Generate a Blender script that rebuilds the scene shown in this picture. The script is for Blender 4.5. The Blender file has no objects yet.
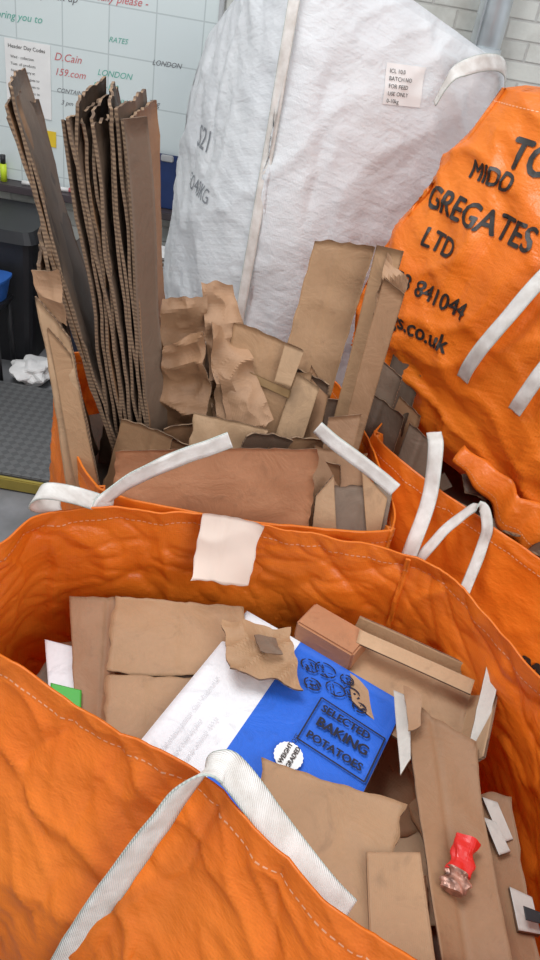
import bpy, bmesh, math, random
from mathutils import Vector, Matrix, noise
from mathutils.bvhtree import BVHTree
random.seed(7)
V=Vector
scene=bpy.context.scene
scene.view_settings.view_transform='Standard'
col=bpy.context.collection

# ---------------------------------------------------------------- helpers
def link(o,parent=None):
    col.objects.link(o)
    if parent: o.parent=parent
    return o
def empty(name):
    o=bpy.data.objects.new(name,None); o.empty_display_size=.1
    return link(o)
def mesh_obj(name,verts,faces,mats,parent=None,idx=None,smooth=True,uvs=None):
    me=bpy.data.meshes.new(name); me.from_pydata([tuple(v) for v in verts],[],faces)
    for m in (mats if isinstance(mats,(list,tuple)) else [mats]): me.materials.append(m)
    if idx: 
        for p,i in zip(me.polygons,idx): p.material_index=i
    if uvs:
        ul=me.uv_layers.new(name='UVMap')
        for l in me.loops: ul.data[l.index].uv=uvs[l.vertex_index]
    for p in me.polygons: p.use_smooth=smooth
    me.update()
    return link(bpy.data.objects.new(name,me),parent)

class NT:
    def __init__(s,name):
        s.m=bpy.data.materials.new(name); s.m.use_nodes=True; s.t=s.m.node_tree
        s.b=s.t.nodes['Principled BSDF']; s.out=s.t.nodes['Material Output']
    def n(s,typ,**k):
        nd=s.t.nodes.new(typ)
        for a,b in k.items():
            if a in nd.inputs.keys(): nd.inputs[a].default_value=b
            else: setattr(nd,a,b)
        return nd
    def l(s,a,b): s.t.links.new(a,b)
    def noise(s,vec,scale,detail=3,dist=0,rough=.5):
        nd=s.t.nodes.new('ShaderNodeTexNoise'); nd.inputs['Scale'].default_value=scale; nd.inputs['Detail'].default_value=detail
        nd.inputs['Distortion'].default_value=dist; nd.inputs['Roughness'].default_value=rough; s.l(vec,nd.inputs[0]); return nd.outputs[0]
    def mapping(s,vec,rot=(0,0,0),scale=(1,1,1)):
        nd=s.t.nodes.new('ShaderNodeMapping'); nd.inputs['Rotation'].default_value=rot; nd.inputs['Scale'].default_value=scale; s.l(vec,nd.inputs[0]); return nd.outputs[0]
    def math(s,op,a,b=None):
        nd=s.t.nodes.new('ShaderNodeMath'); nd.operation=op
        for i,x in enumerate((a,b)):
            if x is None: continue
            if isinstance(x,(int,float)): nd.inputs[i].default_value=x
            else: s.l(x,nd.inputs[i])
        return nd.outputs[0]
    def mix(s,f,a,b):
        nd=s.t.nodes.new('ShaderNodeMix'); nd.data_type='RGBA'
        for i,x in ((0,f),(6,a),(7,b)):
            if isinstance(x,(int,float)): nd.inputs[i].default_value=x
            elif isinstance(x,(tuple,list)): nd.inputs[i].default_value=tuple(x)+((1,) if len(x)==3 else ())
            else: s.l(x,nd.inputs[i])
        return nd.outputs[2]
    def ramp(s,f,stops):
        nd=s.t.nodes.new('ShaderNodeValToRGB'); r=nd.color_ramp
        while len(r.elements)<len(stops): r.elements.new(.5)
        for e,(p,c) in zip(r.elements,stops): e.position=p; e.color=tuple(c)+((1,) if len(c)==3 else ())
        s.l(f,nd.inputs[0]); return nd.outputs[0]
    def bump(s,h,strength=.3,dist=.01,prev=None):
        nd=s.t.nodes.new('ShaderNodeBump'); nd.inputs['Strength'].default_value=strength; nd.inputs['Distance'].default_value=dist
        s.l(h,nd.inputs['Height'])
        if prev: s.l(prev,nd.inputs['Normal'])
        return nd.outputs[0]

def simple(name,c,rough=.6,metal=0,noise_amt=.12,scale=12):
    t=NT(name); tc=t.n('ShaderNodeTexCoord')
    d=tuple(x*(1-noise_amt) for x in c); e=tuple(min(1,x*(1+noise_amt)) for x in c)
    t.l(t.ramp(t.noise(tc.outputs['Object'],scale,2),[(.3,d),(.7,e)]),t.b.inputs['Base Color'])
    t.b.inputs['Roughness'].default_value=rough; t.b.inputs['Metallic'].default_value=metal
    return t.m

def fabric(name,c1,c2,stitch,transl,ribs=False,rough=.36):
    t=NT(name); tc=t.n('ShaderNodeTexCoord'); O=tc.outputs['Object']
    uv=t.n('ShaderNodeSeparateXYZ'); t.l(tc.outputs['UV'],uv.inputs[0])
    base=t.ramp(t.noise(O,4,3),[(.3,c1),(.7,c2)])
    grid=t.math('MULTIPLY',t.math('FRACT',t.math('MULTIPLY',uv.outputs[0],230)),t.math('FRACT',t.math('MULTIPLY',uv.outputs[1],230)))
    base=t.mix(t.math('MULTIPLY',grid,.28),base,tuple(x*.6 for x in c1))
    hem=t.math('LESS_THAN',uv.outputs[1],.036)
    d=t.math('ABSOLUTE',t.math('SUBTRACT',uv.outputs[1],.032))
    line=t.math('LESS_THAN',d,.0011)
    dash=t.math('LESS_THAN',t.math('FRACT',t.math('MULTIPLY',uv.outputs[0],90)),.6)
    st=t.math('MULTIPLY',t.math('MULTIPLY',line,dash),.6)
    base=t.mix(t.math('MULTIPLY',hem,.3),base,tuple(x*.7 for x in c1))
    base=t.mix(st,base,stitch)
    t.l(base,t.b.inputs['Base Color'])
    b=t.bump(grid,.22,.002)
    b=t.bump(t.noise(t.mapping(O,(.3,.5,.6),(1,.45,1.3)),17,4,.2,.6),.45,.016,b)
    if ribs:
        b=t.bump(t.noise(t.mapping(tc.outputs['UV'],(0,0,0),(1.0,34,1)),1.6,2,.1),.16,.012,b)
    t.l(b,t.b.inputs['Normal']); t.b.inputs['Roughness'].default_value=rough
    tr=t.n('ShaderNodeBsdfTranslucent'); t.l(base,tr.inputs[0])
    mx=t.n('ShaderNodeMixShader'); mx.inputs[0].default_value=transl
    t.l(t.b.outputs[0],mx.inputs[1]); t.l(tr.outputs[0],mx.inputs[2]); t.l(mx.outputs[0],t.out.inputs[0])
    return t.m

def card(name,c,var=.16):
    t=NT(name); tc=t.n('ShaderNodeTexCoord'); O=tc.outputs['Object']
    n1=t.noise(O,4,6,.4,.6)
    base=t.ramp(n1,[(.25,tuple(x*(1-var) for x in c)),(.75,tuple(x*(1+var) for x in c))])
    n2=t.noise(O,13,5,.9,.65)
    base=t.mix(t.ramp(n2,[(.56,(0,0,0)),(.70,(.5,.5,.5))]),base,tuple(x*.58 for x in c))
    base=t.mix(t.ramp(n2,[(.28,(.4,.4,.4)),(.40,(0,0,0))]),base,tuple(min(.8,x*1.3+.03) for x in c))
    base=t.mix(t.math('MULTIPLY',t.noise(O,110,1),.25),base,tuple(x*.6 for x in c))
    t.l(base,t.b.inputs['Base Color']); t.b.inputs['Roughness'].default_value=.62
    w=t.n('ShaderNodeTexWave'); w.inputs['Scale'].default_value=30; t.l(tc.outputs['UV'],w.inputs[0])
    b=t.bump(w.outputs['Fac'],.14,.002); b=t.bump(n2,.3,.012,b)
    t.l(b,t.b.inputs['Normal']); return t.m

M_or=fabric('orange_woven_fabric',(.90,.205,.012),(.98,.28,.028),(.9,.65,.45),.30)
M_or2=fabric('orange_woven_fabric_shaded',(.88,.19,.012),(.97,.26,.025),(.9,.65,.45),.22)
M_wh=fabric('white_woven_fabric',(.87,.88,.90),(.92,.93,.94),(.85,.85,.85),.28,True,.45)
CT={'tan':card('cardboard_tan',(.385,.222,.115)),'light':card('cardboard_light',(.46,.29,.165)),
    'brown':card('cardboard_brown',(.31,.165,.083)),'red':card('cardboard_reddish',(.42,.19,.092)),
    'grey':card('cardboard_shade_grey',(.185,.122,.083)),'dark':card('cardboard_dark',(.10,.063,.041)),  # grey: shadow on the tall boards put into the card colour
    'kraft':card('kraft_paper',(.37,.21,.115)),'white':card('white_board',(.80,.80,.82),.04),'off':card('offwhite_board',(.56,.52,.47),.08),
    'blue':card('printed_blue',(.012,.12,.62),.06),'inner':card('cardboard_inner',(.42,.255,.145))}
def edge_mat():
    t=NT('corrugated_edge'); tc=t.n('ShaderNodeTexCoord')
    w=t.n('ShaderNodeTexWave'); w.bands_direction='Z'; w.inputs['Scale'].default_value=38; w.inputs['Distortion'].default_value=3; w.inputs['Detail'].default_value=2
    t.l(tc.outputs['Object'],w.inputs[0])
    t.l(t.ramp(w.outputs['Fac'],[(.2,(.12,.073,.045)),(.8,(.25,.16,.097))]),t.b.inputs['Base Color']); t.b.inputs['Roughness'].default_value=.85
    return t.m
M_edge=edge_mat()
M_tape=simple('parcel_tape',(.34,.21,.10),.2)
def web_mat():
    t=NT('white_webbing'); tc=t.n('ShaderNodeTexCoord'); uv=t.n('ShaderNodeSeparateXYZ'); t.l(tc.outputs['UV'],uv.inputs[0])
    e=t.math('GREATER_THAN',t.math('ABSOLUTE',t.math('SUBTRACT',uv.outputs[0],.5)),.465)
    c=t.ramp(t.noise(tc.outputs['Object'],30,3),[(.3,(.62,.57,.52)),(.7,(.84,.81,.77))])
    t.l(t.mix(t.math('MULTIPLY',e,.6),c,(.30,.40,.35)),t.b.inputs['Base Color']); t.b.inputs['Roughness'].default_value=.6
    w=t.n('ShaderNodeTexWave'); w.bands_direction='DIAGONAL'; w.inputs['Scale'].default_value=2.2
    t.l(t.mapping(tc.outputs['UV'],(0,0,0),(4,50,1)),w.inputs[0])
    t.l(t.bump(w.outputs['Fac'],.5,.002),t.b.inputs['Normal']); return t.m
M_web=web_mat()
M_ink=simple('black_print',(.022,.016,.013),.5); M_navy=simple('navy_print',(.002,.004,.02),.5)
M_paper=simple('white_paper',(.82,.80,.78),.7,0,.05); M_pink=simple('tag_paper',(.84,.70,.60),.6,0,.05)

def cr(p0,p1,p2,p3,t):
    return .5*((2*p1)+(-p0+p2)*t+(2*p0-5*p1+4*p2-p3)*t*t+(-p0+3*p1-3*p2+p3)*t**3)
def resample(pts,n):
    L=[0]
    for i in range(len(pts)): L.append(L[-1]+(pts[(i+1)%len(pts)]-pts[i]).length)
    out=[];j=0
    for k in range(n):
        s=L[-1]*k/n
        while L[j+1]<s: j+=1
        a=(s-L[j])/max(1e-9,L[j+1]-L[j]); out.append(pts[j].lerp(pts[(j+1)%len(pts)],a))
    return out
def spline_loop(ctrl,n):
    m=len(ctrl); d=[]
    for i in range(m):
        for k in range(8): d.append(cr(ctrl[i-1],ctrl[i],ctrl[(i+1)%m],ctrl[(i+2)%m],k/8))
    return resample(d,n)
def corner_loop(cs,r,bulge,n):
    out=[]; q=n//4
    for i in range(4):
        a,b=cs[i],cs[(i+1)%4]; pa=cs[i-1]; nb=cs[(i+2)%4]
        d=(b-a); Ln=d.length; d/=Ln; nrm=V((-d.y,d.x,0))
        for k in range(q):
            s=k/q
            p=a+d*Ln*s+nrm*bulge*math.sin(math.pi*s)**.8
            e=min(s,1-s)*Ln
            if e<r:
                w=(1-e/r)**2*.25
                c=a if s<.5 else b
                o=(pa if s<.5 else nb); od=(o-c).normalized()
                p=p+od*r*w
            out.append(p)
    for i in range(4):
        k=i*q; a=cs[i]; d1=(cs[(i+1)%4]-a).normalized(); d2=(cs[i-1]-a).normalized()
        out[k]=a+(d1+d2)*r*.25
    return out
def outward(loop,i):
    n=len(loop); t=loop[(i+1)%n]-loop[i-1]; t.z=0; t.normalize(); return V((-t.y,t.x,0))
def crease(x,y,z,p=4):
    return max(0,1-2.2*abs(noise.noise(V((x,y,z)))))**p
def wrinkle(p,fs,sd):
    x,y,z=p.x*fs/4,p.y*fs/4,p.z*fs/4
    w=noise.noise(V((x*2.2+sd,y*2.2,z*1.8)))*1.5
    dx=.22*noise.noise(V((x*5,y*5,z*5+sd))); dy=.22*noise.noise(V((x*5+9,y*5,z*5+sd)))
    w+=.60*crease((x+z*.75)*3.0+dx+sd,(y+z*.4)*3.0+dy,z*.9+sd)
    w+=.50*crease((x-z*.9)*3.8+dx-sd,(y-z*.8)*3.8+dy,z*1.2-sd)
    w-=.45*crease(x*7+dx*2,y*7+dy*2+sd,z*2.0,3)
    w+=.32*crease((x+z*.5)*11+dx*3,(y-z)*11+dy*3,z*7+sd,3)
    w+=.30*noise.noise(V((x*14+sd,y*14,z*9)))
    return w
def build_bag(name,levels,mat,rows,amp,parent,fs=4.0,seed=0,cap=False,thick=.004,top_fade=.05,topcap=None):
    n=len(levels[0]); m=len(levels)-1; G=[]; 
    for r in range(rows+1):
        x=r/rows*m; i=min(int(x),m-1); t=x-i
        row=[cr(levels[max(i-1,0)][k],levels[i][k],levels[i+1][k],levels[min(i+2,m)][k],t) for k in range(n)]
        G.append(row)
    uvs=[];verts=[];vv=[0]*n
    for r in range(rows+1):
        u=0
        for k in range(n):
            if r: vv[k]+= (G[r][k]-G[r-1][k]).length
            if k: u+=(G[0][k]-G[0][k-1]).length
            p=G[r][k]; o=outward(G[r],k)
            f=min(1,.35+vv[k]/top_fade) if top_fade else 1
            verts.append(p+o*amp*f*wrinkle(p,fs,seed*3.7)); uvs.append((u,vv[k]))
    faces=[]
    for r in range(rows):
        for k in range(n):
            a=r*n+k;b=r*n+(k+1)%n
            faces.append((a,a+n,b+n,b))
    if cap:
        faces.append(tuple(rows*n+k for k in range(n))[::-1])
    if topcap is not None:
        cen=sum((verts[k] for k in range(n)),V((0,0,0)))/n; prev=0; R=10
        for j in range(1,R+1):
            base=len(verts)
            for k in range(n):
                p=verts[k].lerp(cen,j/R*.98); p.z+=topcap*math.sin(j/R*math.pi/2)+.02*noise.noise(p*14)
                verts.append(p); uvs.append((p.x,.2+p.y))
            for k in range(n):
                a=prev+k;b=prev+(k+1)%n; faces.append((a,b,base+(k+1)%n,base+k))
            prev=base
        faces.append(tuple(prev+k for k in range(n)))
    o=mesh_obj(name,verts,faces,mat,parent,uvs=uvs)
    if thick:
        s=o.modifiers.new('thickness','SOLIDIFY'); s.thickness=thick; s.offset=0
    bv=BVHTree.FromPolygons([tuple(v) for v in verts],faces)
    return o,bv

def ribbon(name,pts,width,side,parent,mat=None,thick=.003):
    mat=mat or M_web
    pts=[V(p) for p in pts]; d=[]
    for i in range(len(pts)-1):
        for k in range(8): d.append(cr(pts[max(i-1,0)],pts[i],pts[i+1],pts[min(i+2,len(pts)-1)],k/8))
    d.append(pts[-1])
    sides=side if isinstance(side,list) else [side]*2
    sides=[V(s).normalized() for s in sides]
    verts=[];uvs=[];L=0;N=4
    for i,p in enumerate(d):
        t=(d[min(i+1,len(d)-1)]-d[max(i-1,0)]).normalized()
        x=i/(len(d)-1)*(len(sides)-1); j=min(int(x),len(sides)-2)
        s=sides[j].lerp(sides[j+1],x-j); s=(s-t*s.dot(t)).normalized(); 
        if i: L+=(p-d[i-1]).length
        nn=t.cross(s)
        for k in range(N+1):
            f=k/N-.5; verts.append(p+s*width*f+nn*.004*noise.noise(p*20+V((k,0,0)))); uvs.append((k/N,L))
    faces=[(i*(N+1)+k,i*(N+1)+k+1,(i+1)*(N+1)+k+1,(i+1)*(N+1)+k) for i in range(len(d)-1) for k in range(N)]
    o=mesh_obj(name,verts,faces,mat,parent,uvs=uvs)
    s=o.modifiers.new('thickness','SOLIDIFY'); s.thickness=thick; s.offset=0
    return o

def sheet(q,mat='tan',warp=.006,th=.0038,name='cardboard_sheet',nx=14,ny=14,parent=None,mats=None,fn=None,crumple=0,seed=None,ragged=0,groove=None,cf=13):
    """q = 4 world corners p00,p10,p11,p01"""
    a,b,c,d=[V(p) for p in q]; s=random.random()*50 if seed is None else seed
    nrm=((b-a).cross(d-a)).normalized()
    if nrm.z<0 or (abs(nrm.z)<.3 and nrm.y>0): nrm=-nrm
    top=[];uv=[]; W=(b-a).length;H=(d-a).length
    if not crumple and not fn: 
        if W>.1: nx=max(nx,24)
        if H>.1: ny=max(ny,24)
    big=min(W,H)>.09 and not crumple and not fn
    gx=random.uniform(.25,.75) if groove is None else groove
    ca=random.uniform(-1,1); co=random.uniform(.3,.7)
    curl=[random.uniform(-.3,1)*.024 if big else 0 for _ in range(4)]
    for j in range(ny+1):
        for i in range(nx+1):
            u=i/nx;v=j/ny
            p=(a.lerp(b,u)).lerp(d.lerp(c,u),v)
            if ragged and (i in(0,nx) or j in(0,ny)):
                p+=((b-a)/nx*noise.noise(p*40+V((s,0,0)))+(d-a)/ny*noise.noise(p*40+V((0,s,0))))*ragged*2.2
            elif big and (i in(0,nx) or j in(0,ny)):
                p+=(c-a).normalized()*.008*noise.noise(p*38+V((s,0,0)))
            w=noise.noise(p*4+V((s,0,0)))*warp*2
            if big:
                w-=.0035*max(0,1-abs(u-gx)*W/.010)
                w-=.0045*abs((v-co)+ca*(u-.5))*2*W*3 if abs(ca)<.6 else 0
                w+=curl[0]*((1-u)*(1-v))**4+curl[1]*(u*(1-v))**4+curl[2]*(u*v)**4+curl[3]*((1-u)*v)**4
                w+=.005*(1-2*abs(noise.noise(p*10+V((0,s,0)))))
            if crumple:
                w+=crumple*(1-2.5*abs(noise.noise(p*cf+V((s,1,0))))) + crumple*.3*(1-2*abs(noise.noise(p*cf*2.1+V((0,s,0)))))
            top.append(p+nrm*w); uv.append((u*W*4,v*H*4))
    n=len(top); verts=top+[p-nrm*th for p in top]; uv=uv+uv
    F=[];I=[]
    for j in range(ny):
        for i in range(nx):
            k=j*(nx+1)+i; f=(k,k+1,k+nx+2,k+nx+1)
            F.append(f); F.append(tuple(x+n for x in f[::-1]))
            mi=fn((i+.5)/nx,(j+.5)/ny) if fn else 0
            I+=[mi,0]
    ei=len(mats) if mats else 1
    def e(x,y): F.append((x,y,y+n,x+n)); I.append(ei)
    for i in range(nx): e(i,i+1); e(ny*(nx+1)+i,ny*(nx+1)+i+1)
    for j in range(ny): e(j*(nx+1),(j+1)*(nx+1)); e(j*(nx+1)+nx,(j+1)*(nx+1)+nx)
    ml=(mats if mats else [CT[mat] if isinstance(mat,str) else mat])+[M_edge]
    o=mesh_obj(name,verts,F,ml,parent,idx=I,smooth=False,uvs=uv)
    if not crumple:
        for pl,i in zip(o.data.polygons,I): pl.use_smooth=(i!=ei)
    return o

def text_mesh(body,size,shear=0,space=1):
    cu=bpy.data.curves.new('tmp','FONT'); cu.body=body; cu.size=size; cu.shear=shear; cu.space_character=space; cu.resolution_u=3
    o=bpy.data.objects.new('tmp',cu); col.objects.link(o)
    me=bpy.data.meshes.new_from_object(o.evaluated_get(bpy.context.evaluated_depsgraph_get()))
    bpy.data.objects.remove(o)
    bm=bmesh.new(); bm.from_mesh(me); bpy.data.meshes.remove(me); return bm
def place_text(name,body,size,origin,ex,ey,mat,parent,bvh=None,bold=0,off=.003,shear=0,space=1):
    bm=text_mesh(body,size,shear,space)
    ex=V(ex).normalized(); ey=V(ey).normalized(); nn=ex.cross(ey).normalized(); origin=V(origin)
    if bold:
        geo=bm.verts[:]+bm.edges[:]+bm.faces[:]
        for k,(dx,dy) in enumerate(((bold,0),(-bold,0),(0,bold*.7),(0,-bold*.7))):
            r_=bmesh.ops.duplicate(bm,geom=geo)
            for v in r_['geom']:
                if isinstance(v,bmesh.types.BMVert): v.co.x+=dx; v.co.y+=dy; v.co.z+=.00012*(k+1)
    if bvh:
        for _ in range(5):
            es=[e for e in bm.edges if e.calc_length()>.012]
            if not es: break
            bmesh.ops.subdivide_edges(bm,edges=es,cuts=1); bmesh.ops.triangulate(bm,faces=bm.faces[:])
    for v in bm.verts:
        h0=v.co.z
        p=origin+ex*v.co.x+ey*v.co.y
        if bvh:
            h=bvh.ray_cast(p+nn*.35,-nn)
            if h[0] is not None: p=h[0]+nn*(off+h0)
        else: p=p+nn*(off+h0)
        v.co=p
    me=bpy.data.meshes.new(name); bm.to_mesh(me); bm.free(); me.materials.append(mat)
    return link(bpy.data.objects.new(name,me),parent)
def box(name,c,s,mat,parent=None,rot=0,bev=.004):
    bm=bmesh.new(); bmesh.ops.create_cube(bm,size=1); bmesh.ops.scale(bm,vec=s,verts=bm.verts)
    if bev: bmesh.ops.bevel(bm,geom=bm.edges[:],offset=bev,segments=2,affect='EDGES')
    bmesh.ops.rotate(bm,matrix=Matrix.Rotation(rot,3,'Z'),verts=bm.verts); bmesh.ops.translate(bm,vec=c,verts=bm.verts)
    me=bpy.data.meshes.new(name); bm.to_mesh(me); bm.free(); me.materials.append(mat)
    return link(bpy.data.objects.new(name,me),parent)
def cyl(name,p,q,r,mat,parent=None,seg=32):
    p=V(p);q=V(q);d=q-p; bm=bmesh.new(); bmesh.ops.create_cone(bm,segments=seg,radius1=r,radius2=r,depth=d.length,cap_ends=True)
    bmesh.ops.transform(bm,matrix=Matrix.Translation((p+q)/2)@d.to_track_quat('Z','Y').to_matrix().to_4x4(),verts=bm.verts)
    me=bpy.data.meshes.new(name); bm.to_mesh(me); bm.free(); me.materials.append(mat)
    for f in me.polygons: f.use_smooth=len(f.vertices)==4
    return link(bpy.data.objects.new(name,me),parent)

# ---------------------------------------------------------------- room
t=NT('painted_brick'); tc=t.n('ShaderNodeTexCoord')
br=t.n('ShaderNodeTexBrick'); t.l(t.mapping(tc.outputs['Object'],(math.pi/2,0,0)),br.inputs[0]); br.inputs['Scale'].default_value=1
br.inputs['Brick Width'].default_value=.22; br.inputs['Row Height'].default_value=.075; br.inputs['Mortar Size'].default_value=.007; br.inputs['Mortar Smooth'].default_value=.8
br.inputs['Color1'].default_value=(.66,.66,.61,1); br.inputs['Color2'].default_value=(.58,.58,.54,1); br.inputs['Mortar'].default_value=(.50,.49,.46,1)
nz=t.noise(tc.outputs['Object'],7,5)
t.l(t.mix(t.ramp(nz,[(.50,(0,0,0)),(.72,(.6,.6,.6))]),br.outputs[0],(.33,.31,.27)),t.b.inputs['Base Color'])
b=t.bump(t.math('SUBTRACT',1,br.outputs['Fac']),.5,.012); t.l(t.bump(nz,.45,.03,b),t.b.inputs['Normal']); t.b.inputs['Roughness'].default_value=.75
M_brick=t.m
t=NT('concrete'); tc=t.n('ShaderNodeTexCoord'); nz=t.noise(tc.outputs['Object'],6,6)
t.l(t.ramp(nz,[(.3,(.13,.13,.13)),(.7,(.26,.26,.27))]),t.b.inputs['Base Color']); t.l(t.bump(nz,.2,.01),t.b.inputs['Normal']); t.b.inputs['Roughness'].default_value=.7
M_conc=t.m
def plane(name,vs,mat): return mesh_obj(name,[V(v) for v in vs],[(0,1,2,3)],mat,smooth=False)
plane('floor',[(-2.6,-1.5,0),(2.8,-1.5,0),(2.8,3.8,0),(-2.6,3.8,0)],M_conc)
plane('wall_back',[(-2.6,3.8,0),(2.8,3.8,0),(2.8,3.8,3.2),(-2.6,3.8,3.2)][::-1],M_brick)
M_plain=simple('painted_wall',(.6,.6,.58),.8)
plane('wall_left',[(-2.6,-1.5,0),(-2.6,3.8,0),(-2.6,3.8,3.2),(-2.6,-1.5,3.2)],M_plain)

# whiteboard
wb=empty('whiteboard')
t=NT('whiteboard_surface'); tc=t.n('ShaderNodeTexCoord')
br=t.n('ShaderNodeTexBrick'); t.l(t.mapping(tc.outputs['Object'],(math.pi/2,0,0)),br.inputs[0]); br.offset=0; br.inputs['Scale'].default_value=1
br.inputs['Brick Width'].default_value=.21; br.inputs['Row Height'].default_value=.19; br.inputs['Mortar Size'].default_value=.003
br.inputs['Color1'].default_value=(.68,.74,.73,1); br.inputs['Color2'].default_value=(.66,.72,.72,1); br.inputs['Mortar'].default_value=(.50,.55,.55,1)
t.l(br.outputs[0],t.b.inputs['Base Color']); t.b.inputs['Roughness'].default_value=.25
M_wb=t.m
box('board_panel',(-1.5,3.785,1.31),(1.86,.02,1.2),M_wb,wb,bev=0)
M_trim=simple('aluminium_trim',(.55,.55,.55),.4,.6); M_black=simple('black_plastic',(.015,.015,.018),.5)
box('frame_side',(-.56,3.78,1.31),(.02,.03,1.22),M_trim,wb)
box('pen_ledge',(-1.45,3.735,.69),(1.9,.13,.035),simple('dark_ledge',(.06,.045,.05),.5),wb)
inks={'r':simple('red_marker',(.6,.15,.16),.5),'g':simple('green_marker',(.12,.42,.33),.5),'b':simple('blue_marker',(.12,.18,.48),.5),'k':simple('black_marker',(.14,.14,.15),.5)}
for body,x,z,s,c in [("Monday Pick up",-1.48,1.50,.045,'k'),("really please -",-1.13,1.53,.045,'r'),("D.Cain",-1.30,1.27,.045,'r'),("159.com",-1.30,1.21,.042,'r'),
    ("LONDON",-1.10,1.24,.036,'g'),("BRS-100",-1.12,1.185,.034,'g'),("ALL - FULL",-1.11,1.13,.034,'g'),("- 79g",-.88,1.15,.036,'k'),("CONTAINER",-1.29,1.14,.026,'k'),("3 pm",-1.27,1.09,.028,'k'),
    ("bring you to",-1.56,1.40,.042,'g'),("RATES",-1.05,1.38,.03,'g'),("LONDON",-.85,1.32,.03,'k'),("PLAST.  BALE",-1.0,1.0,.03,'b')]:
    place_text('handwriting',body,s,(x,3.774,z),(1,0,.02),(0,0,1),inks[c],wb,off=.001,shear=.3)
pn=empty('paper_notice'); box('page',(-1.42,3.771,1.17),(.21,.004,.31),M_paper,pn,bev=0)
place_text('heading',"Header Day Codes",.022,(-1.51,3.768,1.29),(1,0,0),(0,0,1),M_ink,pn,off=.001)
for i in range(9): place_text('line',random.choice(["Mon - Colleagues to","Tues  all products","Wed - collection","Notes delivery at"]),.016,(-1.5,3.768,1.25-i*.028),(1,0,0),(0,0,1),M_ink,pn,off=.001)
box('sticky_note',(-1.33,3.771,.93),(.07,.004,.07),simple('yellow_note',(.8,.55,.03),.6),bev=0)
cb=empty('clipboard'); M_nb=simple('dark_blue_board',(.01,.03,.12),.4)
box('board',(-.745,3.74,.835),(.15,.012,.25),M_nb,cb); box('clip',(-.745,3.73,.945),(.06,.012,.03),M_trim,cb)
hp=empty('highlighter_pen'); cyl('barrel',(-1.545,3.73,.708),(-1.545,3.73,.79),.016,simple('neon_yellow',(.6,.75,.03),.4),hp); cyl('cap',(-1.545,3.73,.79),(-1.545,3.73,.83),.013,M_black,hp)
for i,(x,c) in enumerate([(-1.45,'k'),(-1.32,'r'),(-1.2,'k'),(-1.0,'k')]): 
    mk=empty('marker_pen'); cyl('barrel',(x,3.72,.72),(x+.1,3.73,.72),.01,M_paper,mk); cyl('cap',(x+.1,3.73,.72),(x+.14,3.733,.72),.011,inks[c],mk)
# pipe
pp=empty('ventilation_pipe'); M_galv=simple('galvanised_steel',(.62,.66,.68),.38,.55,.2,8)
cyl('duct',(.57,3.68,1.0),(.57,3.68,3.2),.065,M_galv,pp)
for z in (1.56,2.2): cyl('coupling',(.57,3.68,z),(.57,3.68,z+.05),.072,M_galv,pp)
cyl('seam',(.52,3.62,1.0),(.52,3.62,3.2),.005,M_galv,pp)
# workbench under board
wbk=empty('workbench'); M_nvy=simple('dark_cloth',(.012,.014,.03),.8)
box('top',(-.66,3.45,.52),(.94,.5,.035),simple('bench_top',(.10,.08,.07),.6),wbk)
box('front_panel',(-.66,3.26,.25),(.90,.03,.5),M_nvy,wbk)
for x in (-1.09,-.23): box('leg',(x,3.3,.25),(.05,.05,.5),M_black,wbk)
ps=empty('paper_stack')
for i in range(5): sheet([(-.85+.02*i,3.5,.555+.012*i),(-.62,3.52-.01*i,.555+.012*i),(-.6,3.33,.555+.012*i),(-.86,3.31,.555+.012*i)],M_paper,.002,.003,'page',5,5,ps)
bn=empty('rubbish_bin')
def taper(name,c,s0,s1,z0,z1,mat,parent):
    L=[]
    for z,s in ((z0,s0),(z1,s1)):
        cs=[V((c[0]-s,c[1]+s,z)),V((c[0]+s,c[1]+s,z)),V((c[0]+s,c[1]-s,z)),V((c[0]-s,c[1]-s,z))]
        L.append(corner_loop(cs,.06,0,48))
    v=L[0]+L[1]; f=[(k,(k+1)%48,48+(k+1)%48,48+k) for k in range(48)]+[tuple(range(48)),tuple(range(48,96))]
    return mesh_obj(name,v,f,mat,parent,smooth=False)
taper('body',(-1.44,3.42),.19,.22,0,.6,M_black,bn); taper('lid',(-1.44,3.42),.24,.22,.6,.65,M_black,bn)
bk=empty('plastic_tub'); M_bl=simple('blue_plastic',(.03,.12,.42),.4)
taper('tub',(-1.36,3.08),.06,.075,.38,.47,M_bl,bk); taper('rim',(-1.36,3.08),.08,.08,.47,.48,M_bl,bk)
st=empty('step_stool')
box('seat',(-1.42,3.06,.365),(.26,.2,.025),M_black,st)
for dx in(-.11,.11):
    for dy in(-.08,.08): cyl('leg',(-1.42+dx*1.1,3.06+dy,0),(-1.42+dx,3.06+dy,.36),.012,M_black,st,12)
t=NT('tread_plate'); tc=t.n('ShaderNodeTexCoord'); 
ck=t.n('ShaderNodeTexChecker'); ck.inputs['Scale'].default_value=38; t.l(t.mapping(tc.outputs['Object'],(0,0,.78)),ck.inputs[0])
t.l(t.ramp(ck.outputs['Fac'],[(.4,(.14,.14,.14)),(.6,(.19,.19,.19))]),t.b.inputs['Base Color']); t.l(t.bump(ck.outputs['Fac'],.6,.004),t.b.inputs['Normal']); t.b.inputs['Roughness'].default_value=.45; t.b.inputs['Metallic'].default_value=.4
fp=empty('platform_scale'); box('tread_plate',(-1.25,2.58,.03),(1.3,.68,.06),t.m,fp); box('yellow_edge',(-1.25,2.225,.03),(1.3,.02,.05),simple('yellow_paint',(.35,.27,.05),.6),fp)
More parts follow.
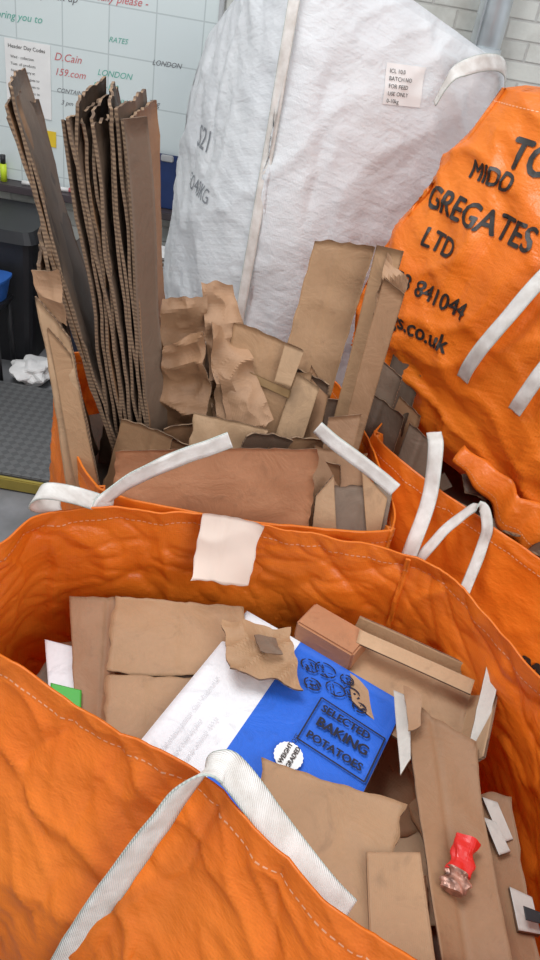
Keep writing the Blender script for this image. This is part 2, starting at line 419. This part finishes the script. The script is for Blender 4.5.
for k,(x,y,s) in enumerate([(-1.17,3.07,.10),(-1.01,3.08,.06)]):
    bm=bmesh.new(); bmesh.ops.create_icosphere(bm,subdivisions=4,radius=s)
    for v in bm.verts:
        v.co*=1+.5*noise.noise(v.co*18+V((k,0,0)))
        v.co.z*=.5
    mz=min(v.co.z for v in bm.verts)
    for v in bm.verts: v.co+=V((x,y,-mz))
    me=bpy.data.meshes.new('p'); bm.to_mesh(me); bm.free(); me.materials.append([M_paper,M_black][k])
    link(bpy.data.objects.new('crumpled_plastic_film',me))

# ---------------------------------------------------------------- bag 1 (foreground)
N=520
rimc=[(-.40,1.10),(-.26,1.15),(-.12,1.17),(.02,1.18),(.16,1.17),(.29,1.16),(.40,1.06),(.50,.89),(.55,.71),(.56,.54),(.50,.42),(.38,.385),(.28,.42),(.17,.46),(.08,.53),(-.02,.60),(-.13,.64),(-.25,.70),(-.36,.75),(-.48,.83),(-.50,.91),(-.45,.99)]
rim=spline_loop([V((x,y,.85)) for x,y in rimc],N)
def lvl(z,near,side,far):
    o=[]
    for k,p in enumerate(rim):
        n=outward(rim,k); w=near*max(0,-n.y)+far*max(0,n.y)+side*abs(n.x)
        q=p+n*w; q.z=z; o.append(q)
    return o
for k,p in enumerate(rim): p.z=.85+.016*noise.noise(p*7)+.006*noise.noise(p*20)
bag1=empty('bulk_bag')
_,bv1=build_bag('bag_body',[rim,lvl(.74,.035,.015,.0),lvl(.52,.12,.05,.0),lvl(.25,.15,.05,-.01),lvl(.04,.10,.0,-.04),lvl(.0,.02,-.05,-.1)],M_or,170,.0155,bag1,fs=5.2,seed=1,cap=True)
ribbon('lifting_strap',[(-.20,.46,.36),(-.175,.495,.50),(-.13,.52,.64),(-.07,.555,.79),(-.03,.583,.868),(0,.60,.885),(.03,.595,.87),(.10,.56,.81),(.165,.525,.765),(.20,.51,.745)],.046,[(.9,.25,.1),(.9,.35,0),(.6,.8,0),(.5,.8,.2),(.5,.8,.3)],bag1)
tg=sheet([(-.118,1.156,.870),(.002,1.160,.870),(-.004,1.112,.735),(-.122,1.108,.738)],M_pink,.005,.001,'paper_tag',12,12)
ribbon('corner_loop',[(-.30,1.17,.83),(-.36,1.13,.875),(-.42,1.12,.88),(-.44,1.13,.84),(-.40,1.16,.82)],.035,[(0,.7,.7),(.2,.9,.2)],bag1)
ps_=[]
for z in (.845,.80,.74,.68,.62,.56):
    h=bv1.ray_cast(V((.05,.80,z)),(V((.292,1.150,z))-V((.05,.80,z))).normalized()); 
    if h[0]: ps_.append(h[0]-V((.004,.005,0)))
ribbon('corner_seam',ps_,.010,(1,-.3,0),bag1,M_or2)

# contents of bag 1
rim2=[(p.x,p.y) for p in rim[::3]]; cen=V((.04,.80,0))
def inside(x,y):
    c=False; n=len(rim2); j=n-1
    for i in range(n):
        xi,yi=rim2[i];xj,yj=rim2[j]
        if (yi>y)!=(yj>y) and x<(xj-xi)*(y-yi)/(yj-yi)+xi: c=not c
        j=i
    return c
def clampin(p):
    for _ in range(40):
        d=p-cen
        if inside(cen.x+d.x*1.08,cen.y+d.y*1.08): return p
        p=V((cen.x+d.x*.95,cen.y+d.y*.95,p.z))
    return p
pile=empty('cardboard_scrap_pile')
for i in range(46):
    x=random.uniform(-.45,.55);y=random.uniform(.4,1.12)
    c=clampin(V((x,y,random.uniform(.44,.585)))); a=random.uniform(0,6.28); s=random.uniform(.08,.16); s2=random.uniform(.05,.13)
    e1=V((math.cos(a),math.sin(a),random.uniform(-.25,.25)))*s; e2=V((-math.sin(a),math.cos(a),random.uniform(-.25,.25)))*s2
    q=[clampin(c-e1-e2),clampin(c+e1-e2),clampin(c+e1+e2),clampin(c-e1+e2)]
    sheet(q,random.choice(['tan','brown','light','grey','tan','red']),.006,.004,'sheet',6,6,pile)
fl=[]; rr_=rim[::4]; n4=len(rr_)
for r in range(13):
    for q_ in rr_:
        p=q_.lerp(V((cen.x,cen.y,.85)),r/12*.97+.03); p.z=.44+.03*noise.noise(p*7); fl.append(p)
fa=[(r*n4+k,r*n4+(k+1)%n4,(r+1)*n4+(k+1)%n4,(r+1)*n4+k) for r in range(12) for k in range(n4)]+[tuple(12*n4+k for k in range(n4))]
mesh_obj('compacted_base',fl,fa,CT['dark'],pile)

S=sheet
S([(-.36,1.085,.655),(-.25,1.095,.66),(-.195,.79,.585),(-.265,.83,.58)],'brown')
S([(-.27,1.095,.672),(-.005,1.12,.672),(.018,.965,.640),(-.236,.925,.638)],'tan',.004)
S([(-.237,.921,.637),(.018,.961,.638),(.04,.85,.608),(-.205,.785,.602)],'tan',.004)
S([(-.385,1.01,.60),(-.30,1.0,.60),(-.26,.84,.59),(-.31,.83,.59)],'white',.004,.02,'printed_carton')
S([(-.335,.90,.612),(-.275,.895,.612),(-.265,.86,.606),(-.32,.855,.606)],simple('green_print',(.05,.42,.04),.5),.002,.004,'green_label')
# flattened potato box
pb=empty('printed_potato_box')
O=V((0,1.125,.662)); bb=V((.883,-.469,0)); aa=V((-.375,-.925,-.02)); 
q=[O,O+bb*.365,O+bb*.365+aa*.43,O+aa*.405]
sheet(q,nx=25,ny=20,warp=.002,th=.022,name='box_panel',parent=pb,mats=[CT['white'],CT['blue']],fn=lambda u,v:0 if u<.36 else 1)
def onbox(u,w,h=.0): return O+bb*u+aa*w+V((0,0,.005+h))
up=-aa
def btext(body,u,w,s,mat=M_navy,bold=.0005,ex=bb,ey=up,h=0): return place_text('print',body,s,onbox(u,w,h),ex,ey,mat,pb,bold=bold,off=.001)
btext("SELECTED",.236,.122,.0220,bold=.0008); btext("BAKING",.240,.154,.0285,bold=.0011); btext("POTATOES",.236,.187,.0222,bold=.0008)
def bar(u0,w0,u1,w1,t,mat=M_navy,h=.001):
    a=onbox(u0,w0,h);b=onbox(u1,w1,h);d=(b-a).normalized();s=V((-d.y,d.x,0))*t/2
    mesh_obj('print_line',[a-s,b-s,b+s,a+s],[(0,1,2,3)],mat,pb,smooth=False)
for a in [(.226,.096,.360,.100),(.226,.200,.360,.200),(.226,.096,.226,.200),(.360,.100,.360,.200)]: bar(*a,.003)
rnd=random.Random(4)
for (u,w,r) in [(.175,.045,.019),(.205,.035,.022),(.24,.062,.020),(.198,.080,.017),(.27,.050,.016),(.295,.070,.014),(.25,.028,.014)]:
    k=18
    for i in range(k):
        if i%6==5: continue
        a0=i/k*6.283;a1=(i+1)/k*6.283; bar(u+r*math.cos(a0),w+.7*r*math.sin(a0),u+r*math.cos(a1),w+.7*r*math.sin(a1),rnd.uniform(.002,.004))
    for j in range(6):
        uu=u+rnd.uniform(-.6,.4)*r; ww=w+rnd.uniform(-.4,.5)*r; bar(uu,ww,uu+rnd.uniform(.003,.010),ww+rnd.uniform(-.008,.008),rnd.uniform(.0015,.0035))
c=onbox(.229,.24,.002); vs=[c]; K=40
for i in range(K): 
    a=i/K*6.283; rr=.027*(1 if i%2 else .95); vs.append(c+bb*rr*math.cos(a)+up*rr*math.sin(a))
mesh_obj('round_label',vs,[(0,1+i,1+(i+1)%K) for i in range(K)],M_paper,pb,smooth=False)
btext("WEIGHT",.226,.262,.0115,M_ink,.0004,up,-bb,.003); btext("GRADED",.241,.262,.0115,M_ink,.0004,up,-bb,.003)
M_lg=simple('grey_print',(.50,.50,.52),.6)
for i,sx in enumerate(["Washed baking potatoes  Class I  Produce of UK","Store in a cool dry place","Packed for wholesale  12.5 kg"]):
    btext(sx,.045+.022*i,.37,.0095,M_lg,0,up,-bb)
btext("PRODUCE OF UK  BAKING POTATOES",.228,.40,.012,M_navy,0,up,-bb)
S([(-.045,1.045,.70),(.085,1.045,.705),(.125,.915,.69),(-.015,.925,.70)],'tan',.004,.004,'torn_cardboard_piece',20,20,crumple=.011,ragged=.6,seed=3)
S([(.02,1.0,.725),(.06,1.01,.71),(.075,.965,.715),(.035,.955,.725)],'grey',.004,.002,'torn_cardboard_piece',8,8,crumple=.008,ragged=.5)
box('small_carton',(.175,1.075,.66),(.13,.075,.09),CT['red'],rot=-.5,bev=.004)
# open tray
tr=empty('cardboard_tray')
A=V((.215,1.10,.66));B=V((.455,1.01,.66));Cc=V((.40,.82,.65));D=V((.22,.93,.655))
sheet([A,B,Cc,D],'inner',.004,.004,'base',parent=tr)
def wallp(a,b,h,lean,mat): 
    o=V(lean); sheet([a,b,b+o+V((0,0,h)),a+o+V((0,0,h))],mat,.003,.005,'side',parent=tr)
wallp(A,B,.05,(.01,.012,0),'tan'); wallp(B,Cc,.07,(.035,.0,0),'light')
S([(.225,1.075,.712),(.445,.995,.712),(.435,.965,.705),(.22,1.045,.705)],'light',.002,.004,'cardboard_flap')
S([(.455,1.0,.76),(.478,.985,.755),(.445,.85,.70),(.418,.84,.69)],'off',.006,.003,'torn_cardboard_piece',ragged=.3)
S([(.34,.80,.665),(.49,.79,.655),(.50,.50,.645),(.36,.46,.66)],'brown',.008)
S([(.308,.94,.705),(.425,.845,.705),(.435,.50,.685),(.335,.49,.69)],'brown',.006)
S([(.290,.945,.702),(.318,.925,.712),(.312,.80,.708),(.295,.77,.70)],'off',.005,.003,'torn_cardboard_piece',ragged=.15)
S([(.305,.94,.716),(.335,.915,.722),(.328,.86,.716),(.308,.84,.716)],'kraft',.005,.003,'torn_cardboard_piece',10,10,crumple=.006,ragged=.4)
S([(.066,.768,.685),(.30,.715,.70),(.245,.51,.69),(.09,.53,.685)],'tan',.006)
S([(.235,.625,.708),(.315,.635,.712),(.33,.485,.70),(.24,.50,.70)],'tan',.004)
rt=empty('crushed_snack_tube')
def crush(name,p,q,r,mat,k,par):
    p=V(p);q=V(q);d=q-p; bm=bmesh.new(); bmesh.ops.create_cone(bm,segments=28,radius1=r,radius2=r*.9,depth=1,cap_ends=True)
    bmesh.ops.subdivide_edges(bm,edges=[e for e in bm.edges if abs((e.verts[0].co-e.verts[1].co).z)>.5],cuts=10)
    for v in bm.verts:
        f=noise.noise(V((v.co.x*50,v.co.y*50,v.co.z*3+k))); v.co.x*=1+.5*f; v.co.y*=.5+.4*f
    bm.transform(Matrix.Translation((p+q)/2)@d.to_track_quat('Z','Y').to_matrix().to_4x4()@Matrix.Diagonal((1,1,d.length,1)))
    me=bpy.data.meshes.new(name); bm.to_mesh(me); bm.free(); me.materials.append(mat); return link(bpy.data.objects.new(name,me),par)
crush('printed_sleeve',(.388,.668,.716),(.370,.612,.714),.018,simple('red_print',(.6,.02,.015),.35),1,rt)
crush('foil_end',(.370,.614,.714),(.358,.585,.712),.019,simple('foil_print',(.35,.18,.13),.3,.3,.6,80),2,rt)
S([(.44,.775,.675),(.465,.77,.675),(.485,.715,.665),(.465,.705,.665)],'off',.003,.006,'paper_packet')
S([(.435,.735,.68),(.455,.73,.68),(.475,.69,.67),(.455,.68,.67)],'off',.003,.006,'paper_packet')
S([(.465,.635,.665),(.498,.625,.665),(.503,.575,.66),(.470,.575,.66)],'off',.003,.012,'paper_packet')
S([(.474,.60,.682),(.498,.595,.682),(.501,.580,.678),(.476,.582,.678)],M_black,.001,.001,'packet_label')

# ---------------------------------------------------------------- bag 2 (upright cardboard)
bag2=empty('bulk_bag')
def L4(cs,z,r=.1,bu=.02,n=320):
    zz=z if isinstance(z,(list,tuple)) else [z]*4
    return corner_loop([V((c[0],c[1],h)) for c,h in zip(cs,zz)],r,bu,n)
b2=[(-.62,1.78),(.12,1.93),(.285,1.235),(-.345,1.20)]
def sc(cs,s,c=None):
    c=c or (sum(x[0] for x in cs)/4,sum(x[1] for x in cs)/4)
    return [(c[0]+(x[0]-c[0])*s,c[1]+(x[1]-c[1])*s) for x in cs]
build_bag('bag_body',[L4(b2,.84),L4(sc(b2,1.0),.7),L4(sc(b2,1.03),.4,bu=.03),L4(sc(b2,.98),.05),L4(sc(b2,.9),0)],M_or,80,.012,bag2,seed=4,cap=True)
ribbon('lifting_strap',[(-.325,1.15,.835),(-.315,1.16,.852),(-.273,1.2,.88),(-.194,1.235,.925),(-.13,1.255,.955),(-.092,1.27,.972)],.034,[(.2,0,1),(-.2,.2,1)],bag2)
ribbon('lifting_strap',[(.075,1.305,1.015),(.115,1.29,.995),(.17,1.275,.972),(.22,1.26,.95),(.25,1.25,.935)],.030,[(.4,0,1),(.5,.2,.8)],bag2)
pile2=empty('cardboard_scrap_pile')
f2=[];lp=L4(sc(b2,.96),.66,n=80)
for r in range(8):
    for p in lp:
        q=p.lerp(V((-.14,1.54,.66)),r/8); q.z=.66+.04*noise.noise(q*8); f2.append(q)
mesh_obj('compacted_base',f2,[(r*80+k,r*80+(k+1)%80,(r+1)*80+(k+1)%80,(r+1)*80+k) for r in range(7) for k in range(80)]+[tuple(7*80+k for k in range(80))],CT['dark'],pile2)

def upright(top,bot,w,th=.006,mat='grey',wd=(.12,1,0),warp=.005,name='cardboard_sheet',par=None,dz=0):
    top=V(top);bot=V(bot);d=V(wd).normalized()*w
    return sheet([top,top+d+V((0,0,dz)),bot+d,bot],mat,warp,th,name,8,20,par)
R2=random.Random(11)
for i in range(4): upright((-.600+.008*i,1.45+.01*R2.random(),1.50-.02*i),(-.345+.008*i,1.42,.68),.30,.005,['grey','brown','grey','dark'][i],(-.25,1,0),dz=-.01*i)
for i in range(7): upright((-.485+.0105*i+.004*R2.random(),1.45+.03*R2.random(),1.46+.04*R2.random()),(-.35+.010*i,1.43+.02*R2.random(),.66),.26+.05*R2.random(),.006,['grey','dark','brown','grey','dark'][i%5],(-.18+.08*R2.random(),1,0),warp=.010,dz=R2.uniform(-.03,.02))
for i in range(3): upright((-.408+.013*i,1.46+.02*R2.random(),1.505-.03*R2.random()),(-.29+.010*i,1.44,.66),.28,.006,['dark','grey','brown'][i%3],(-.05,1,0),warp=.009)
upright((-.372,1.45,1.49),(-.272,1.45,.66),.075,.006,'grey',(.42,1,0))
for i in range(5): upright((-.528+.008*i,1.43-.008*i,1.23-.025*i),(-.415+.008*i,1.34,.68),.24,.007,['brown','grey','tan','grey','brown'][i%5],(-.3,1,0))
S([(-.520,1.39,1.15),(-.450,1.37,1.085),(-.340,1.29,.70),(-.430,1.31,.72)],'light',.004,.006)
S([(-.500,1.375,1.10),(-.445,1.36,1.05),(-.335,1.28,.70),(-.40,1.285,.72)],'tan',.004,.006)
S([(-.53,1.40,1.20),(-.475,1.39,1.215),(-.455,1.385,1.10),(-.51,1.39,1.12)],'kraft',.005,.004,'torn_cardboard_piece',12,14,crumple=.012,ragged=.5)
# crumpled paper
cp=dict(ragged=.6,cf=10)
S([(-.315,1.62,1.10),(-.215,1.64,1.12),(-.18,1.57,.72),(-.30,1.55,.70)],'kraft',.01,.003,'crumpled_paper_bag',40,54,crumple=.026,seed=5,**cp)
S([(-.275,1.54,1.03),(-.19,1.52,1.09),(-.15,1.50,.74),(-.27,1.50,.72)],'brown',.01,.003,'crumpled_paper_bag',36,54,crumple=.028,seed=9,**cp)
S([(-.235,1.66,1.14),(-.165,1.67,1.14),(-.03,1.6,.86),(-.15,1.56,.78)],'kraft',.01,.003,'crumpled_paper_bag',36,54,crumple=.024,seed=12,**cp)
S([(-.20,1.60,1.07),(-.12,1.62,1.04),(-.03,1.55,.88),(-.14,1.51,.80)],'kraft',.01,.003,'crumpled_paper_bag',36,44,crumple=.026,seed=15,**cp)
S([(-.16,1.55,.97),(-.13,1.55,.96),(-.07,1.53,.87),(-.12,1.51,.86)],'brown',.01,.003,'torn_cardboard_piece',12,12,crumple=.012,seed=18,**cp)
S([(-.195,1.45,.915),(-.025,1.46,.90),(-.03,1.42,.80),(-.19,1.41,.80)],'light',.004,.005)
S([(-.145,1.62,1.075),(.022,1.60,1.045),(-.005,1.54,.80),(-.14,1.56,.84)],'tan',.006)
S([(-.02,1.580,1.06),(.025,1.580,1.05),(.01,1.555,.965),(-.03,1.555,.97)],'light',.003,.002,'cardboard_flap')
S([(-.145,1.590,.985),(.012,1.558,.955),(.01,1.555,.935),(-.143,1.585,.965)],M_tape,.003,.001,'parcel_tape_strip')
S([(.005,1.72,1.26),(.142,1.72,1.27),(.11,1.66,.90),(-.02,1.66,.96)],'tan',.006)
S([(.14,1.66,1.29),(.195,1.63,1.295),(.165,1.52,.74),(.115,1.55,.74)],'tan',.008)
S([(.165,1.60,1.24),(.215,1.58,1.22),(.185,1.50,.74),(.14,1.50,.74)],'brown',.008)
S([(.165,1.64,1.28),(.225,1.63,1.235),(.20,1.60,1.10),(.16,1.60,1.12)],'kraft',.006,.004,'torn_cardboard_piece',14,16,crumple=.012,ragged=.6)
S([(.015,1.58,.995),(.075,1.56,.975),(.04,1.47,.72),(-.025,1.48,.74)],'light',.006)
S([(-.01,1.60,.98),(.055,1.60,.99),(.02,1.5,.72),(-.04,1.5,.74)],'tan',.006)
S([(.05,1.62,1.0),(.10,1.58,.95),(.09,1.46,.72),(.02,1.5,.72)],'brown',.006)
S([(-.325,1.30,.880),(.086,1.305,.968),(.100,1.255,.775),(-.325,1.25,.76)],'red',.004,.006)
S([(.085,1.37,.93),(.19,1.40,.92),(.21,1.28,.74),(.09,1.28,.74)],'brown',.006)
S([(.14,1.34,.86),(.265,1.36,.88),(.26,1.26,.74),(.15,1.26,.74)],'grey',.006)
S([(.10,1.29,.86),(.13,1.32,.90),(.17,1.27,.74),(.11,1.25,.74)],'light',.006)
S([(.19,1.36,.90),(.255,1.33,.86),(.25,1.25,.76),(.235,1.25,.76)],'tan',.006)
S([(.10,1.42,.98),(.17,1.44,.99),(.16,1.34,.74),(.10,1.34,.74)],'brown',.006)
for i in range(30):
    x=random.uniform(-.33,.12);y=random.uniform(1.36,1.82); h=random.uniform(.78,.92 if y<1.5 else 1.0); w=random.uniform(.05,.11); a=random.uniform(-.6,.6)
    e=V((math.cos(a),math.sin(a),random.uniform(-.2,.2)))*w
    c=V((x,y,h)); l=V((random.uniform(-.05,.05),random.uniform(-.06,.02),-(h-.64)))
    sheet([c-e,c+e,c+e+l,c-e+l],random.choice(['brown','grey','tan','dark']),.006,.005,'sheet',6,6,pile2)

# ---------------------------------------------------------------- bag 3 (right, lower)
bag3=empty('bulk_bag')
b3=[(.22,1.64),(.72,2.25),(1.25,1.78),(.74,1.17)]
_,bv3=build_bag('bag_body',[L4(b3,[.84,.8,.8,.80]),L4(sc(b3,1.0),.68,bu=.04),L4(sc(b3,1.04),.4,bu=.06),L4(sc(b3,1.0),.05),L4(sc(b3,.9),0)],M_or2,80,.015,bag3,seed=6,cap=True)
ribbon('lifting_strap',[(.345,1.49,.95),(.352,1.455,.928),(.361,1.41,.828),(.344,1.35,.742),(.335,1.33,.68)],.034,[(1,-.4,0),(1,-.3,.2)],bag3)
ribbon('lifting_strap',[(.36,1.34,.69),(.377,1.34,.738),(.42,1.37,.80),(.4655,1.375,.851),(.487,1.35,.82),(.488,1.335,.77),(.468,1.28,.682),(.46,1.27,.62)],.024,[(.8,-.5,0),(.6,-.3,.6),(1,0,.2),(.9,-.4,0)],bag3)
e3=(.742,-.670,0)
place_text('print',"www",.07,(.60,1.25,.56),e3,(0,0,1),M_ink,bag3,bvh=bv3,bold=.002,off=.005)
pile3=empty('cardboard_scrap_pile')
lp=L4(sc(b3,.95),.66,n=80); f3=[]
for r in range(8):
    for p in lp:
        q=p.lerp(V((.73,1.71,.66)),r/8); q.z=.62+.03*noise.noise(q*8); f3.append(q)
mesh_obj('compacted_base',f3,[(r*80+k,r*80+(k+1)%80,(r+1)*80+(k+1)%80,(r+1)*80+k) for r in range(7) for k in range(80)]+[tuple(7*80+k for k in range(80))],CT['dark'],pile3)
for i in range(56):
    s=random.uniform(.0,.9); dpt=random.uniform(.03,.22)
    p=V((.24+.50*s,1.63-.45*s,0))+V((.66,.74,0))*dpt; h=random.uniform(.66,.77)
    a=random.uniform(0,3.14); w=random.uniform(.03,.08)
    e=V((math.cos(a),math.sin(a),random.uniform(-.4,.4)))*w; e2=V((-math.sin(a)*.7,math.cos(a)*.7,random.uniform(-.6,.6)))*w*.7
    c=p+V((0,0,h-.03)); sheet([c-e-e2,c+e-e2,c+e+e2,c-e+e2],random.choice(['brown','grey','dark','grey']),.005,.005,'sheet',6,6,pile3)
for i,(x,y,h) in enumerate([(.22,1.80,.98),(.27,1.86,1.0),(.22,1.74,.90),(.29,1.80,.88),(.30,1.95,1.02),(.33,1.72,.84)]):
    w=.07+.01*(i%3)
    sheet([(x,y,h),(x+w,y-.05,h-.03),(x+w-.02,y-.10,h-.22),(x-.02,y-.05,h-.2)],['grey','dark','dark','brown','dark','grey'][i],.008,.005,'sheet',8,8,pile3)

# ---------------------------------------------------------------- bag 4 (lettered, stacked)
bag4=empty('bulk_bag')
b4=[(.17,2.01),(.69,2.56),(1.25,2.05),(.745,1.49)]
cc=(.76,2.02)
lv=[L4(sc(b4,.68,cc),[1.60,1.60,1.62,1.62],.10,.01),L4(sc(b4,.78,cc),1.47,.12,.03),L4(sc(b4,.96,cc),1.25,.12,.05),L4(sc(b4,1.06,cc),1.05,.12,.05),
    L4(sc(b4,1.03,cc),[.90,.9,.85,.82],.12,.05),L4(sc(b4,.91,cc),[.80,.80,.72,.68],.14,.04),L4(sc(b4,.66,cc),[.77,.78,.70,.66],.14,.0)]
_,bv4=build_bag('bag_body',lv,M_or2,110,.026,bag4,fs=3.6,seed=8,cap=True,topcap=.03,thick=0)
def P4(s,z): return (.17+.742*s,2.01-.670*s,z)
for body,s,z,size,bo in [("TOM",.27,1.460,.088,.003),("MIDD",.180,1.412,.056,.0018),("GREGATES",.085,1.32,.074,.002),("LTD",.135,1.24,.062,.0018),("653 841044",.080,1.130,.056,.0015),("gs.co.uk",.145,1.04,.058,.0018)]:
    place_text('print',body,size,P4(s,z),e3,(0,0,1),M_ink,bag4,bvh=bv4,bold=bo,off=.003)
nn4=V((-.670,-.742,0))
def on4(s,z,off=.012):
    p=V(P4(s,z)); h=bv4.ray_cast(p+nn4*.5,-nn4)
    return (h[0] if h[0] else p)+nn4*off
ribbon('lifting_strap',[on4(.40,1.0,.006),on4(.415,1.045,.02),on4(.44,1.11,.03),on4(.47,1.19,.035),on4(.50,1.28,.03),on4(.53,1.36,.01)],.034,[(.8,-.6,-.3),(.8,-.6,-.3)],bag4)
ribbon('lifting_strap',[on4(.555,.99,.006),on4(.57,1.04,.03),on4(.59,1.12,.03),on4(.61,1.20,.01)],.034,[(.8,-.6,-.3),(.8,-.6,-.3)],bag4)
sk=[]; 
ns=24
for j in range(9):
    for i in range(ns+1):
        s=.46+.28*i/ns; z0=.84-.06*(i/ns); top=on4(s,z0,.010)
        p=top+V((0,0,-.13*j/8))*(.25+.75*i/ns)+nn4*(.03*math.sin(j/8*1.5)+.008*math.sin(i*.9+j*.2)); sk.append(p)
uv=[(i/ns*.42,.13*(8-j)/8+.0) for j in range(9) for i in range(ns+1)]
o=mesh_obj('skirt_flap',sk,[(j*(ns+1)+i,j*(ns+1)+i+1,(j+1)*(ns+1)+i+1,(j+1)*(ns+1)+i) for j in range(8) for i in range(ns)],M_or2,bag4,uvs=uv)
m=o.modifiers.new('thickness','SOLIDIFY'); m.thickness=.004

# ---------------------------------------------------------------- white bag
bagw=empty('bulk_bag')
bw=[(-.60,3.22),(.14,3.66),(.62,2.86),(-.19,2.42)]
lv=[L4(sc(bw,.83),[1.54,1.56,1.60,1.86],.08,.02),L4(sc(bw,.91),[1.46,1.5,1.55,1.72],.12,.03),L4(sc(bw,.985),1.30,.16,.06),L4(sc(bw,1.02),.98,.18,.08),L4(sc(bw,1.03),.6,.18,.08),L4(sc(bw,1.0),.2,.15,.06),L4(sc(bw,.9),.0,.12,0)]
_,bvw=build_bag('bag_body',lv,M_wh,110,.019,bagw,fs=2.6,seed=11,cap=True,topcap=.02,thick=0)
pts=[]
for z,x in ((1.80,-.165),(1.6,-.17),(1.3,-.18),(1.0,-.19),(.7,-.2),(.4,-.2)):
    h=bvw.ray_cast(V((x,1.5,z)),V((0,1,0))); 
    if h[0]: pts.append(h[0]+V((0,-.012,0)))
ribbon('corner_strap',pts,.034,(1,0,0),bagw)
ribbon('lifting_strap',[(.30,2.62,1.48),(.34,2.62,1.57),(.44,2.70,1.61),(.52,2.80,1.59),(.54,2.82,1.48)],.05,[(0,1,.2),(0,.5,1),(.2,1,0)],bagw)
def conf(name,cx,cz,w,h,mat,bv,par,ex,off=.003,rot=0):
    ex=V(ex).normalized(); ey=V((0,0,1)); nn=ex.cross(ey); vs=[];f=[];K=12
    for j in range(K+1):
        for i in range(K+1):
            a=w*(i/K-.5);b=h*(j/K-.5); a,b=a*math.cos(rot)-b*math.sin(rot),a*math.sin(rot)+b*math.cos(rot)
            p=V(cx)+ex*a+ey*b+V((0,0,cz)); hh=bv.ray_cast(p+nn*.5,-nn); vs.append((hh[0] if hh[0] else p)+nn*off)
    for j in range(K):
        for i in range(K): k=j*(K+1)+i; f.append((k,k+1,k+K+2,k+K+1))
    return mesh_obj(name,vs,f,mat,par)
ew=(.878,.477,0)
conf('document_pouch',(.19,2.63,0),1.515,.14,.11,M_paper,bvw,bagw,ew)
for i in range(5): place_text('print',["ICL 10.0","BATCH NO","FOR FEED","USE ONLY","0-10kg"][i],.016,(.14,2.60,1.545-.02*i),ew,(0,0,1),M_ink,bagw,bvh=bvw,off=.006)
el=(.45,-.89,0)
M_pen=simple('pen_grey',(.22,.23,.25),.6)
place_text('print',"S21",.10,(-.41,2.88,1.20),el,(0,0,1),M_pen,bagw,bvh=bvw,off=.003)
place_text('print',"FO40KG",.07,(-.41,2.88,1.06),el,(0,0,1),M_pen,bagw,bvh=bvw,off=.003)

# ---------------------------------------------------------------- light
w=bpy.data.worlds.new('daylight'); scene.world=w; w.use_nodes=True
w.node_tree.nodes['Background'].inputs[0].default_value=(.89,.94,1,1); w.node_tree.nodes['Background'].inputs[1].default_value=.76
def area(name,loc,tgt,size,power,colr=(1,1,1)):
    l=bpy.data.lights.new(name,'AREA'); l.energy=power; l.size=size; l.color=colr
    o=bpy.data.objects.new(name,l); o.location=loc; o.rotation_euler=(V(tgt)-V(loc)).to_track_quat('-Z','Y').to_euler(); link(o)
area('skylight',(-.9,1.2,3.6),(0,1.3,.8),1.3,62,(.97,.985,1))
area('fill_light',(1.6,-1.2,2.6),(0,2,.8),1.8,50,(1,.985,.96))  # added fill lamp behind the camera on the right, no known doorway

# ---------------------------------------------------------------- camera
p=math.radians(34); r=math.radians(10)
F=V((0,math.cos(p),-math.sin(p))); U0=V((0,math.sin(p),math.cos(p))); R0=V((1,0,0))
R=R0*math.cos(r)+U0*math.sin(r); U=-R0*math.sin(r)+U0*math.cos(r)
cam=bpy.data.cameras.new('camera'); o=bpy.data.objects.new('camera',cam); link(o)
Mx=Matrix((R,U,-F)).transposed().to_4x4(); Mx.translation=V((0,0,1.75)); o.matrix_world=Mx; cam.lens=28
scene.camera=o
